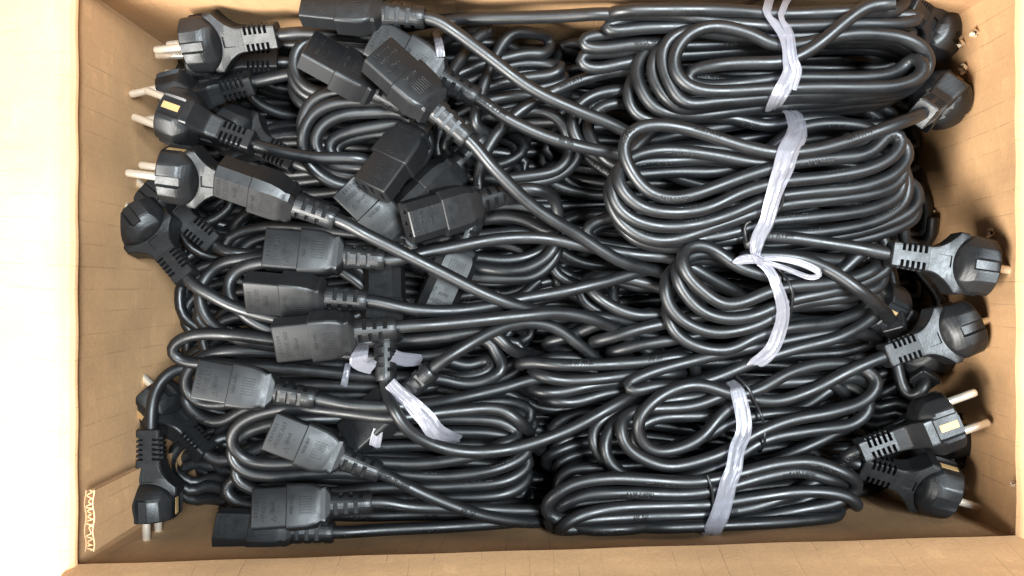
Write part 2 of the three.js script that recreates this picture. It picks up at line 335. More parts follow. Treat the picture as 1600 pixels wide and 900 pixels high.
// --- right-hand cords, from the back of the box to the front
cord('black cord along the back edge, long bright strand, plug in the back right corner', GR, null, { face: [1463, 64, 118], end: [1416, 0, 160], roll: 78 },
  W(128, 152, [600, 30], [620, 14], [650, 8], [700, 10]), W(155, 160, [760, 16], [830, 16], [900, 14], [1000, 18], [1050, 25], [1106, 40], [1200, 48], [1310, 44], [1400, 36]),
  turn(156, 156, [[1432, 20], [1400, 4], [1300, -8], [1150, -8], [1030, 8], [965, 20], [938, 31]], [[955, 40], [1010, 40], [1150, 40], [1300, 36], [1415, 30]]),
  turn(150, 148, [[1425, 10], [1350, 0], [1200, 12], [1060, 32], [965, 50], [920, 56], [904, 67]], [[925, 76], [990, 72], [1100, 66], [1300, 50], [1420, 38]]),
  turn(144, 142, [[1430, 20], [1350, 15], [1200, 32], [1060, 62], [960, 80], [915, 82], [902, 93]], [[925, 106], [980, 96], [1040, 86], [1110, 80], [1300, 58], [1415, 48]]),
  W(150, 166, [1425, 20], [1350, -14], [1150, -22], [1000, -18], [945, -6], [975, 2], [1069, 6], [1144, 19], [1219, 26], [1310, 23], [1380, 9]));
cord('black cord of the coil at the back right, one strand slanting over it', GR, { front: [474, 8, 168], end: [665, 28, 168], roll: -14 }, null,
  W(166, 136, [700, 42], [760, 86], [830, 138], [900, 171], [960, 195], [1010, 220], [1090, 205]), W(134, 132, [1250, 175], [1380, 160], [1440, 120]),
  turn(138, 142, [[1390, 75], [1250, 70], [1120, 80], [1030, 88], [993, 115]], [[982, 148], [996, 178], [1040, 186], [1150, 176], [1300, 165], [1400, 150], [1442, 115]]),
  turn(144, 148, [[1410, 70], [1280, 62], [1150, 60], [1060, 62], [1013, 78], [994, 107]], [[1001, 140], [1024, 171], [1080, 180], [1200, 166], [1330, 155], [1420, 140], [1446, 105]]),
  turn(150, 154, [[1405, 64], [1280, 60], [1150, 52], [1070, 56], [1028, 78], [1016, 110]], [[1034, 150], [1061, 172], [1120, 166], [1230, 154], [1350, 149], [1425, 132], [1448, 102]]),
  turn(158, 160, [[1410, 58], [1300, 48], [1180, 50], [1110, 42], [1068, 46], [1040, 66], [1033, 94]], [[1044, 130], [1066, 163], [1120, 160], [1230, 150], [1350, 143], [1420, 132], [1449, 108]]),
  turn(166, 168, [[1436, 76], [1406, 60], [1370, 53], [1331, 52], [1275, 64], [1215, 73], [1165, 52], [1110, 43], [1075, 55], [1056, 78], [1051, 102]], [[1060, 124], [1085, 140], [1125, 144], [1200, 140], [1275, 137], [1360, 137], [1406, 133], [1438, 118], [1446, 100], [1436, 88]]),
  W(160, 164, [1422, 92], [1405, 110], [1369, 119], [1300, 121], [1237, 121], [1160, 130], [1100, 134], [1070, 124], [1078, 112]), W(168, 182, [1115, 102], [1165, 98], [1230, 95], [1275, 71], [1310, 40], [1350, 0], [1385, -35], [1400, -60]));
cord('black cord of the broad fanned coil held by the wide folded strap', GR, { front: [588, 62, 160], end: [742, 152, 158], roll: 6 }, { face: [1479, 150, 122], end: [1435, 181, 172], roll: 25 },
  W(156, 136, [780, 178], [850, 212], [920, 232], [970, 241], [1020, 262], [1100, 290]), W(134, 134, [1250, 310], [1360, 318], [1410, 300]),
  turn(138, 148, [[1400, 280], [1300, 255], [1150, 235], [1040, 230], [975, 262]], [[958, 322], [990, 372], [1050, 386], [1110, 378], [1162, 371], [1210, 366], [1275, 363], [1369, 345], [1412, 315]]),
  turn(144, 154, [[1405, 255], [1312, 190], [1250, 188], [1200, 196], [1144, 182], [1087, 180], [1040, 190], [985, 240]], [[956, 305], [975, 352], [1030, 378], [1106, 373], [1162, 360], [1200, 347], [1275, 339], [1369, 324], [1410, 298]]),
  turn(152, 160, [[1408, 262], [1369, 205], [1256, 198], [1180, 248], [1125, 267], [1057, 268], [1005, 272], [962, 276]], [[951, 298], [963, 337], [994, 366], [1031, 377], [1069, 373], [1125, 352], [1219, 321], [1312, 310], [1384, 297], [1412, 274]]),
  turn(158, 166, [[1406, 243], [1340, 222], [1230, 252], [1170, 256], [1106, 248], [1050, 251], [1005, 253], [967, 264]], [[956, 288], [961, 317], [986, 341], [1031, 354], [1087, 351], [1144, 334], [1200, 310], [1275, 299], [1350, 291], [1402, 268], [1418, 238]]),
  turn(165, 172, [[1402, 214], [1330, 226], [1250, 250], [1181, 254], [1125, 244], [1069, 236], [1031, 235], [992, 244], [968, 262]], [[965, 285], [978, 306], [1005, 325], [1050, 332], [1106, 325], [1162, 299], [1219, 284], [1294, 276], [1369, 260], [1402, 236], [1408, 214]]),
  W(170, 176, [1388, 206], [1374, 226], [1350, 242], [1312, 246], [1237, 254], [1162, 276], [1087, 303], [1050, 310], [1012, 299], [986, 269], [973, 238], [978, 214], [996, 200], [1031, 195], [1087, 205], [1162, 229], [1219, 240], [1275, 235], [1340, 216], [1400, 195]));
cord('black cord of the drooping coil below the strap knot, plug pressed against the wall', GR, { front: [590, 90, 178], end: [728, 214, 174], roll: -26 }, { face: [1538, 419, 172], end: [1392, 397, 168], roll: 90 },
  W(172, 128, [760, 250], [800, 292], [830, 320], [870, 347], [900, 364], [940, 391], [985, 413], [1030, 423], [1100, 440]), W(122, 122, [1250, 480], [1360, 455]),
  turn(130, 142, [[1350, 410], [1250, 405], [1150, 402], [1070, 425], [1044, 465]], [[1044, 500], [1061, 526], [1099, 544], [1140, 546], [1185, 524], [1237, 511], [1312, 502], [1372, 470]]),
  turn(138, 150, [[1355, 405], [1250, 415], [1160, 412], [1080, 406], [1046, 425]], [[1038, 450], [1044, 475], [1065, 500], [1110, 519], [1144, 518], [1192, 504], [1237, 477], [1324, 462], [1378, 440]]),
  turn(146, 157, [[1360, 400], [1250, 428], [1170, 412], [1100, 396], [1067, 406]], [[1056, 430], [1072, 462], [1102, 489], [1140, 498], [1181, 492], [1230, 470], [1294, 455], [1350, 440], [1386, 415]]),
  turn(155, 164, [[1355, 390], [1290, 440], [1219, 434], [1162, 412], [1115, 385], [1085, 378], [1068, 390]], [[1065, 410], [1074, 430], [1099, 455], [1132, 476], [1162, 472], [1200, 456], [1237, 447], [1294, 442], [1345, 430], [1376, 412]]),
  W(150, 165, [1366, 396], [1312, 410], [1235, 402], [1172, 392], [1166, 376], [1190, 370], [1230, 371], [1294, 380], [1350, 389]));
cord('black cord with stacked loop ends below the drooping coil, strand leading to a dark plug', GR, { front: [411, 390, 156], end: [607, 406, 152], roll: -12 }, { face: [1452, 560, 100], end: [1392, 500, 132], roll: 40 },
  W(150, 134, [650, 398], [700, 388], [780, 373], [850, 372], [920, 386], [990, 398], [1050, 404], [1120, 440]), W(122, 118, [1250, 500], [1360, 500]),
  turn(132, 104, [[1340, 480], [1260, 478], [1150, 485], [1031, 505], [960, 518], [925, 532]], [[940, 534], [1050, 520], [1200, 520], [1320, 520], [1372, 500]]),
  turn(130, 100, [[1330, 500], [1180, 508], [1061, 529], [985, 541], [954, 552]], [[968, 552], [1060, 545], [1200, 540], [1320, 535], [1368, 515]]),
  turn(128, 98, [[1330, 525], [1200, 538], [1095, 551], [1010, 561], [982, 570]], [[998, 572], [1100, 568], [1250, 555], [1330, 545], [1368, 520]]),
  turn(134, 138, [[1330, 515], [1200, 538], [1061, 567], [1000, 588], [974, 604]], [[990, 612], [1020, 603], [1050, 603], [1106, 594], [1181, 564], [1237, 545], [1320, 520], [1372, 480]]),
  W(148, 166, [1350, 440], [1250, 415], [1170, 412], [1150, 405], [1190, 401], [1237, 402], [1275, 414], [1312, 436], [1350, 462]), W(150, 146, [1378, 486]));
cord('black cord of the wide round loop under the narrow straight strap', GR, { front: [600, 425, 130], end: [603, 590, 144], roll: 188 }, { face: [1517, 507, 150], end: [1378, 558, 152], roll: 96 },
  W(148, 140, [607, 607], [618, 636], [640, 668], [680, 693], [730, 705], [790, 702], [830, 693], [895, 669], [970, 628]), W(128, 118, [1020, 605], [1150, 630], [1300, 650], [1350, 620]),
  turn(126, 132, [[1300, 600], [1150, 600], [1000, 630], [935, 660]], [[925, 680], [938, 712], [975, 745], [1050, 755], [1150, 737], [1280, 690], [1345, 650]]),
  turn(132, 142, [[1290, 590], [1150, 612], [1040, 625], [965, 655]], [[944, 698], [958, 730], [992, 747], [1030, 753], [1075, 746], [1139, 721], [1195, 687], [1270, 672], [1337, 661], [1360, 632]]),
  turn(130, 134, [[1320, 605], [1250, 640], [1150, 650], [1082, 650], [1020, 655], [988, 680]], [[1000, 704], [1030, 704], [1064, 693], [1112, 676], [1139, 659], [1195, 646], [1290, 640], [1350, 612]]),
  turn(140, 150, [[1345, 590], [1270, 595], [1169, 603], [1082, 632], [1010, 638], [978, 648]], [[969, 668], [981, 700], [1015, 721], [1045, 729], [1090, 721], [1142, 702], [1176, 680], [1232, 657], [1307, 642], [1354, 624], [1372, 596]]),
  W(142, 150, [1345, 575], [1289, 568], [1232, 582], [1180, 610], [1146, 616], [1110, 604], [1082, 600], [1045, 611], [1015, 632], [997, 657]), W(148, 142, [1000, 686], [1018, 704], [1050, 704], [1095, 685], [1130, 645], [1165, 624]), W(146, 152, [1214, 627], [1270, 609], [1326, 580]));
cord('black cord of the flat dull coil lying along the front wall of the box', GR, { front: [415, 668, 150], end: [602, 742, 146], roll: -8 }, { face: [1490, 652, 164], end: [1338, 706, 156], roll: 4 },
  W(145, 124, [650, 765], [700, 786], [760, 806], [810, 816], [850, 822]), W(122, 122, [1000, 822], [1250, 810], [1325, 780]),
  turn(128, 132, [[1300, 760], [1150, 770], [950, 785], [880, 796], [858, 816]], [[878, 836], [960, 840], [1100, 840], [1230, 840], [1300, 822], [1328, 795]]),
  turn(134, 142, [[1290, 762], [1100, 772], [950, 785], [872, 802], [860, 820]], [[878, 834], [910, 834], [970, 825], [1030, 819], [1105, 815], [1176, 822], [1251, 833], [1289, 828], [1312, 804], [1302, 782]]),
  turn(140, 138, [[1285, 776], [1266, 781], [1247, 796], [1200, 805], [1100, 804], [950, 800], [890, 812], [870, 824]], [[880, 834], [950, 830], [1100, 822], [1220, 815], [1300, 800], [1326, 780]]),
  turn(152, 140, [[1338, 792], [1332, 778], [1307, 769], [1251, 766], [1176, 777], [1112, 787], [1045, 789], [951, 793], [895, 808], [876, 826]], [[884, 838], [960, 834], [1100, 826], [1250, 812], [1315, 786], [1328, 762]]),
  turn(154, 142, [[1312, 754], [1285, 746], [1251, 736], [1195, 744], [1139, 760], [1082, 771], [970, 770], [914, 775], [878, 794]], [[866, 815], [890, 828], [1000, 822], [1200, 803], [1310, 780], [1334, 758]]),
  turn(156, 146, [[1326, 742], [1307, 733], [1270, 721], [1214, 725], [1139, 744], [1082, 753], [1007, 749], [951, 747], [895, 756], [862, 777]], [[852, 800], [880, 815], [1000, 812], [1180, 792], [1280, 752]]),
  W(146, 154, [1310, 728]));
// --- cords under these, their sockets on the left
cord('black cord with a bundle of loop ends at the centre of the box', GR, { front: [430, 530, 166], end: [621, 511, 160], roll: 24 }, null,
  W(158, 132, [680, 507], [750, 500], [820, 492], [870, 488], [930, 500]), W(118, 118, [1000, 540], [1080, 600]),
  turn(130, 104, [[1080, 560], [1000, 566], [930, 570], [870, 571], [835, 569], [810, 570]], [[828, 573], [900, 580], [1000, 590], [1080, 600]]),
  turn(106, 130, [[1060, 575], [970, 570], [890, 560], [850, 562], [832, 574]], [[842, 586], [880, 594], [935, 592], [1000, 585], [1060, 590]]),
  turn(102, 127, [[1060, 590], [970, 580], [890, 578], [835, 582], [818, 593]], [[842, 609], [874, 612], [925, 602], [1000, 594], [1070, 600]]),
  turn(100, 122, [[1060, 600], [970, 595], [890, 596], [855, 606], [844, 618]], [[862, 625], [895, 628], [955, 612], [1060, 605]]),
  W(108, 112, [1080, 580], [1000, 540]), W(128, 112, [948, 502], [905, 520], [868, 532], [852, 536]), W(96, 90, [870, 545], [1000, 560]));
cord('black cord with a long bright diagonal strand from a socket near the bright pins', GR, { front: [343, 278, 172], end: [524, 342, 166], roll: 222 }, null,
  W(165, 126, [560, 360], [620, 390], [690, 425], [760, 460], [820, 481], [880, 493], [920, 498], [965, 506]), W(118, 116, [1010, 520], [1070, 500]),
  turn(122, 132, [[1050, 460], [990, 438], [945, 432], [918, 442]], [[926, 456], [956, 478], [994, 492], [1040, 490], [1100, 480]]),
  turn(120, 118, [[1080, 450], [1000, 448], [955, 436], [925, 432], [906, 452]], [[912, 470], [945, 492], [975, 512], [1060, 520]]),
  W(112, 90, [1100, 480], [1050, 440], [985, 430], [957, 450], [962, 480], [1000, 510], [1100, 540]));
cord('black cord of the shadowed coil whose right ends show under the wide strap coil', GR, { front: [384, 453, 160], end: [577, 470, 156], roll: 38 }, { face: [1440, 498, 74], end: [1446, 607, 124], roll: 86 },
  W(154, 128, [640, 483], [700, 486], [760, 480], [820, 467], [880, 456], [950, 440], [1020, 420]), W(120, 124, [1200, 400], [1350, 370], [1420, 330]),
  turn(136, 132, [[1400, 262], [1300, 290], [1150, 320], [1030, 330], [935, 345]], [[912, 362], [930, 380], [1030, 388], [1200, 385], [1380, 352], [1432, 318]]),
  turn(130, 126, [[1420, 285], [1300, 310], [1150, 330], [1030, 350], [935, 352]], [[918, 372], [950, 396], [1030, 400], [1200, 392], [1370, 366], [1430, 335]]),
  turn(124, 122, [[1400, 295], [1250, 330], [1100, 350], [1000, 365]], [[960, 390], [1050, 402], [1200, 400], [1340, 372], [1375, 362]]), W(122, 116, [1385, 400], [1400, 520], [1420, 620]));
cord('black cord crossing from a dark upright socket to loops under the back coil', GR, { front: [682, 474, 130], end: [742, 340, 130], roll: 196 }, { face: [1372, 478, 118], end: [1455, 520, 106], roll: 12 },
  W(128, 132, [748, 300], [752, 250], [778, 206], [820, 169], [880, 136], [940, 115], [988, 107]), W(128, 120, [1080, 120], [1250, 150], [1380, 170]),
  turn(124, 122, [[1300, 130], [1100, 140], [1000, 140], [925, 150], [893, 178]], [[893, 205], [915, 235], [985, 262], [1100, 275], [1250, 220], [1390, 200]]),
  turn(122, 126, [[1300, 150], [1100, 150], [1000, 160], [945, 165], [917, 192]], [[926, 225], [950, 255], [1010, 262], [1150, 220], [1300, 200], [1400, 190]]),
  turn(118, 118, [[1300, 140], [1100, 130], [1000, 150], [935, 158], [903, 190]], [[906, 222], [935, 258], [1000, 285], [1150, 270], [1300, 260], [1400, 300]]), W(105, 104, [1420, 400], [1470, 470]));
cord('black cord leading from the socket left of the lowest straps towards the dark centre', GR, { front: [306, 592, 156], end: [497, 623, 152], roll: -10 }, null,
  W(150, 120, [540, 632], [600, 638], [660, 634], [720, 622], [790, 606], [850, 590]), W(112, 90, [950, 600], [1100, 640], [1250, 640], [1330, 600], [1200, 570], [1050, 600]));
cord('black cord from the dull broad socket at the front wall to a low corner plug', GR, { front: [393, 797, 152], end: [586, 785, 146], roll: -20 }, { face: [1482, 766, 148], end: [1344, 726, 144], roll: 66 },
  W(144, 126, [640, 792], [700, 795], [760, 797], [830, 800]), W(116, 112, [1000, 790], [1200, 770], [1330, 750]),
  turn(112, 112, [[1250, 700], [1100, 720], [950, 730], [880, 740]], [[872, 780], [950, 800], [1100, 790], [1280, 740]]), W(130, 142, [1310, 722]));
cord('black cord whose socket lies lowest at the front wall, half under the broad dull socket', GR, { front: [334, 826, 146], end: [527, 832, 142], roll: 150 }, null,
  W(136, 120, [600, 832], [700, 833], [790, 830], [860, 826]), W(112, 96, [1000, 830], [1200, 810], [1290, 770], [1200, 730], [1050, 740]));
cord('black cord coming up from a socket beside the frayed strap, thin arching strand', GR, { front: [545, 694, 132], end: [680, 573, 146], roll: -30 }, { face: [1490, 690, 124], end: [1390, 700, 120], roll: 60 },
  W(146, 120, [722, 545], [770, 518], [810, 505], [860, 508], [910, 540]), W(104, 100, [1000, 620], [1200, 700], [1340, 700]));
// --- left-hand cords
cord('black cord with its plug in the back left corner, groove upwards and metal pins showing', GL, { front: [486, 84, 166], end: [636, 168, 150], roll: -38 }, { face: [292, 70, 142], end: [441, 54, 146], roll: 116 },
  W(138, 120, [665, 182], [680, 160], [640, 135], [600, 150]),
  turn(118, 126, [[600, 110], [540, 100], [490, 95], [460, 112]], [[455, 140], [475, 165], [520, 172], [590, 160], [650, 130]]),
  turn(126, 128, [[600, 88], [545, 76], [495, 72], [467, 90]], [[458, 118], [472, 145], [510, 158], [580, 150], [640, 120]]),
  turn(134, 134, [[600, 72], [545, 62], [500, 58], [474, 68], [460, 95]], [[470, 130], [500, 147], [560, 145], [620, 130], [650, 95]]), W(142, 146, [620, 66], [560, 58], [515, 54], [475, 51]));
cord('black cord with a dark plug half under the back left plug, pins tucked below', GL, null, { face: [302, 100, 116], end: [432, 98, 110], roll: 70 }, W(60, 104, [700, 250], [620, 200], [560, 150], [500, 112], [465, 100]));
cord('black cord of the thick loop bundle under the downward pointing socket', GL, { front: [583, 300, 166], end: [688, 158, 148], roll: -24 }, { face: [262, 158, 126], end: [393, 129, 122], roll: 40 },
  W(148, 132, [700, 126], [722, 88], [748, 52], [770, 34], [745, 30]), W(120, 118, [660, 90], [640, 150], [620, 200]),
  turn(130, 130, [[630, 205], [590, 208], [550, 216], [524, 226]], [[520, 240], [545, 252], [600, 255], [650, 230]]),
  turn(138, 136, [[640, 190], [590, 196], [550, 204], [520, 216], [510, 232]], [[525, 252], [565, 262], [610, 255], [655, 225]]),
  turn(144, 138, [[640, 175], [573, 173], [527, 181], [500, 200], [492, 222]], [[504, 248], [540, 268], [600, 266], [655, 228]]),
  turn(146, 138, [[640, 160], [590, 157], [523, 161], [490, 178], [474, 208]], [[480, 248], [510, 276], [550, 286], [610, 280], [660, 230]]),
  turn(144, 138, [[620, 148], [550, 142], [507, 145], [480, 164], [469, 195]], [[478, 235], [507, 265], [545, 277], [600, 272], [650, 225]]),
  W(124, 122, [620, 150], [560, 130], [500, 112], [450, 118]));
cord('black cord with a brass strip on its left plug, strand passing the loop bundle', GL, { front: [632, 350, 176], end: [806, 298, 148], roll: 198 }, { face: [258, 176, 146], end: [402, 227, 146], roll: -14 },
  W(148, 128, [835, 295], [866, 310], [872, 350]),
  turn(126, 126, [[860, 365], [844, 354], [815, 342], [785, 338], [740, 345], [680, 352], [640, 372]], [[650, 400], [700, 414], [739, 418], [784, 424], [820, 421], [856, 402], [870, 378]]),
  turn(122, 122, [[862, 345], [835, 328], [796, 321], [740, 325], [680, 335], [635, 365]], [[640, 410], [700, 425], [784, 433], [832, 433], [864, 408], [874, 380]]),
  turn(116, 116, [[850, 372], [820, 362], [770, 366], [700, 372], [650, 385]], [[680, 398], [742, 403], [790, 407], [835, 397], [860, 375]]),
  W(112, 120, [830, 350], [740, 340], [660, 330], [610, 290]), W(140, 146, [575, 258], [540, 251], [500, 249], [470, 244], [436, 237]));
cord('black cord with the plug showing two long bright pins towards the left wall', GL, { front: [655, 318, 132], end: [735, 238, 128], roll: 215 }, { face: [256, 270, 158], end: [408, 290, 154], roll: 112 },
  W(134, 130, [742, 200], [754, 140], [772, 92], [786, 62], [808, 34]), W(122, 116, [850, 30], [860, 60]),
  turn(122, 122, [[850, 84], [835, 81], [793, 90], [740, 106], [700, 128]], [[700, 150], [766, 135], [820, 122], [868, 116], [882, 104]]),
  turn(116, 116, [[870, 104], [835, 99], [790, 104], [740, 124], [690, 148]], [[720, 162], [790, 145], [850, 136], [890, 124]]),
  turn(112, 112, [[870, 112], [820, 112], [770, 126], [720, 150]], [[730, 180], [800, 165], [860, 150], [895, 140]]),
  turn(120, 118, [[860, 150], [800, 150], [730, 170], [690, 200], [690, 250]], [[750, 278], [820, 276], [878, 264], [893, 240], [890, 208]]),
  turn(126, 116, [[874, 183], [850, 172], [826, 173], [780, 180], [720, 195], [690, 230]], [[720, 262], [800, 285], [870, 275], [902, 245], [900, 200]]),
  W(110, 100, [850, 190], [760, 210], [650, 280], [560, 330]), W(120, 150, [500, 320], [450, 300]));
cord('black cord with its plug wedged upright at the left wall below the bright pins', GL, { front: [556, 300, 140], end: [655, 398, 128], roll: 0 }, { face: [206, 326, 124], end: [303, 447, 138], roll: 84 },
  W(124, 118, [690, 430], [680, 470], [620, 500]),
  turn(120, 124, [[560, 440], [480, 400], [407, 402], [345, 412], [319, 437]], [[311, 465], [327, 503], [367, 528], [427, 541], [520, 545], [600, 500]]),
  turn(126, 130, [[560, 420], [480, 405], [413, 410], [378, 418], [357, 438]], [[358, 464], [377, 490], [423, 518], [480, 530], [560, 515]]),
  W(128, 138, [590, 480], [540, 500], [480, 504], [427, 497], [360, 477], [325, 458]));
cord('black cord with only its ribbed neck showing between two left plugs', GL, null, { face: [232, 296, 108], end: [343, 388, 112], roll: 84 }, W(60, 112, [700, 400], [620, 380], [540, 385], [480, 394], [420, 398], [375, 396]));
cord('black cord with a dark ribbed neck beside the smooth strand of the brass strip plug', GL, null, { face: [345, 196, 104], end: [468, 257, 112], roll: 84 }, W(60, 108, [700, 330], [640, 310], [580, 300], [530, 285], [495, 268]));
cord('black cord with its plug pointing at the front left corner, pale ribbed neck upwards', GL, null, { face: [238, 815, 132], end: [236, 660, 134], roll: 93 },
  W(60, 100, [900, 560], [840, 560]),
  turn(130, 124, [[795, 545], [776, 523], [750, 518], [700, 525], [600, 532], [450, 532], [333, 521], [290, 527], [269, 545]], [[285, 562], [340, 568], [480, 578], [600, 590], [685, 591], [730, 600], [762, 593], [790, 574]]),
  turn(122, 118, [[776, 556], [772, 538], [750, 528], [700, 552], [600, 558], [450, 550], [340, 550], [306, 562], [288, 592]], [[300, 622], [345, 632], [450, 604], [600, 604], [700, 592], [765, 580]]),
  turn(114, 114, [[770, 560], [730, 572], [690, 560], [600, 570], [450, 570], [345, 576], [310, 592], [286, 622]], [[305, 648], [345, 660], [385, 638], [480, 620], [600, 615], [690, 600]]),
  W(108, 120, [600, 610], [450, 600], [350, 585], [300, 575]), W(128, 134, [262, 584], [243, 608], [237, 634]));
cord('black cord with its plug sunk in shadow at the left wall, short pins up', GL, null, { face: [230, 616, 104], end: [326, 712, 110], roll: 30 },
  W(60, 90, [900, 720], [840, 700]),
  turn(142, 136, [[812, 662], [785, 640], [700, 640], [560, 642], [444, 640], [380, 658], [360, 688]], [[380, 716], [420, 725], [472, 723], [560, 720], [660, 724], [740, 712], [790, 692]]),
  turn(132, 132, [[818, 680], [790, 660], [700, 655], [560, 658], [440, 660], [378, 680], [360, 706]], [[378, 734], [420, 744], [500, 739], [600, 740], [700, 744], [790, 728]]),
  turn(126, 126, [[830, 700], [790, 680], [700, 675], [560, 680], [440, 690], [380, 715], [366, 742]], [[392, 764], [480, 772], [600, 762], [700, 760], [800, 748]]),
  turn(120, 120, [[830, 720], [790, 700], [700, 695], [560, 700], [440, 710], [380, 740], [350, 765]], [[370, 785], [480, 790], [600, 780], [700, 778], [800, 768]]),
  W(112, 110, [830, 740], [700, 720], [500, 710], [400, 712], [360, 718]));
// --- cords under the top ones, glimpsed in the gaps, and the mass below them
function deep(cx, cy, half, wid, h, n, slant, label) {
  const pts = [];
  for (let k = 0; k < n; k++) {
    const dy = (k - n / 2) * 14 + rr(-6, 6), e = rr(-14, 14), hh = h - (label ? 14 : 3) + rr(-8, 8), w = wid * rr(0.7, 1.1);
    pts.push([cx + half - 40, cy + dy - w + slant, hh], [cx, cy + dy - w * 0.7, hh + 3], [cx - half + 45, cy + dy - w - slant, hh], [cx - half + e, cy + dy - slant, hh], [cx - half + 45, cy + dy + w - slant, hh - 3], [cx, cy + dy + w * 0.7, hh - 3], [cx + half - 40, cy + dy + w + slant, hh], [cx + half + e, cy + dy + slant, hh]);
  }
  cord(label, label ? GD : GM, null, null, pts);
}
const under = (w) => 'shadowed black cord coil underneath ' + w;
for (const a of [
  [1130, 90, 270, 34, 96, 6, -8, under('the back right coil')], [1130, 250, 270, 38, 98, 6, 6, under('the broad fanned coil with the wide strap')], [1120, 410, 260, 36, 92, 6, 8, under('the strap knot on the right')],
  [1140, 560, 260, 36, 92, 6, -6, under('the stacked loop ends and the narrow slanting strap')], [1110, 720, 250, 34, 92, 6, 4, under('the flat dull coil at the front wall')],
  [600, 110, 210, 38, 92, 6, 6, under('the two crossed sockets at the back')], [600, 260, 220, 38, 88, 6, -6, under('the downward pointing socket')], [600, 400, 240, 38, 88, 6, 6, under('the long diagonal strand at the centre left')],
  [570, 540, 250, 36, 92, 6, 4, under('the bluish glinting socket')], [590, 690, 240, 36, 92, 6, -4, under('the strand curving up to the round loop')], [600, 800, 240, 24, 96, 5, 2, under('the two sockets at the front wall')],
  [850, 180, 110, 30, 74, 4, 20, under('the two strands sloping from the crossed sockets')], [850, 420, 120, 40, 74, 5, -20, under('the end of the bright diagonal strand')], [850, 650, 120, 40, 74, 5, 14, under('the dark gap before the wide round loop')],
  [860, 60, 560, 40, 56, 5, 2], [850, 130, 560, 46, 50, 5, 4], [850, 200, 570, 46, 52, 5, 0], [850, 270, 570, 46, 46, 5, -4], [850, 340, 570, 46, 52, 5, 2], [850, 410, 570, 46, 46, 5, 4], [850, 480, 570, 46, 52, 5, 3], [850, 550, 570, 46, 46, 5, -4], [850, 620, 560, 46, 52, 5, 0], [850, 690, 560, 46, 50, 5, 4], [850, 790, 540, 30, 60, 4, 2],
  [300, 180, 70, 40, 72, 4, 8], [290, 300, 70, 40, 60, 4, 8], [310, 420, 60, 40, 46, 4, 0], [310, 560, 60, 40, 44, 4, 0], [320, 660, 60, 40, 44, 4, 0], [330, 740, 70, 40, 84, 4, 0], [1390, 130, 80, 40, 80, 4, 0], [1410, 230, 80, 40, 70, 4, 0], [1410, 330, 70, 40, 78, 4, 0], [1400, 470, 80, 40, 66, 4, 0], [1400, 620, 80, 40, 72, 4, 0], [1390, 730, 80, 40, 66, 4, 0], [720, 50, 200, 24, 76, 4, 0]]) deep(...a);

// ------------------------------------------------------------------ laying the flex: sample, then push overlapping strands apart
const RAD = 0.0039, DS = 0.0045;
const nodes = [];                                            // { p, q (wanted place), cord, k, fix, r }
const xMin = cTL.x + 0.005, zMin = cTL.z + 0.006;
for (let ci = 0; ci < cords.length; ci++) {
  const c = cords[ci], pts = [];
  if (c.conn) { c.connPose = pose(c.conn.front, c.conn.end, c.conn.roll, SOCK_L); pts.push(c.connPose.end.clone().addScaledVector(c.connPose.dir, -0.004), c.connPose.end.clone().addScaledVector(c.connPose.dir, 0.006)); }
  for (const p of c.path) pts.push(P(...p));
  if (c.plug) { c.plugPose = pose(c.plug.face, c.plug.end, c.plug.roll, PLUG_L); pts.push(c.plugPose.end.clone().addScaledVector(c.plugPose.dir, 0.006), c.plugPose.end.clone().addScaledVector(c.plugPose.dir, -0.004)); }
  const clean = pts.filter((p, i) => !i || p.distanceTo(pts[i - 1]) > 0.004);
  const curve = new THREE.CatmullRomCurve3(clean, false, 'centripetal'); curve.arcLengthDivisions = clean.length * 24;
  const n = Math.ceil(curve.getLength() / DS), sp = curve.getSpacedPoints(n);
  c.from = nodes.length;
  sp.forEach((p, k) => nodes.push({ x: p.x, y: p.y, z: p.z, qx: p.x, qy: p.y, qz: p.z, c: ci, k, end: Math.min(c.conn ? k : 99, c.plug ? n - k : 99), fix: (c.conn && k < 3) || (c.plug && k > n - 3) ? 1 : 0, r: RAD }));
  c.to = nodes.length;
}
const nFlex = nodes.length;
for (let ci = 0; ci < cords.length; ci++) {                  // sockets and plugs as rigid rows of balls
  const c = cords[ci];
  const ball = (ps, x, z, y, r) => { const p = V(x * MM, y * MM, z * MM).applyMatrix4(ps.m); nodes.push({ x: p.x, y: p.y, z: p.z, c: ci, k: -1, end: 0, fix: 1, r: r * MM }); };
  if (c.connPose) { for (let x = 5; x < 46; x += 6) for (const z of [-5, 5]) ball(c.connPose, x, z, 0, 9); for (let x = 50; x < 72; x += 5) ball(c.connPose, x, 0, 0, 6.6); }
  if (c.plugPose) { for (let x = 3; x < 20; x += 6) for (const z of [-8, 0, 8]) for (const y of [-8, 8]) ball(c.plugPose, x, z, y, 9); for (let x = 24; x < 57; x += 5) ball(c.plugPose, x, 0, 0, 7.5); }
}
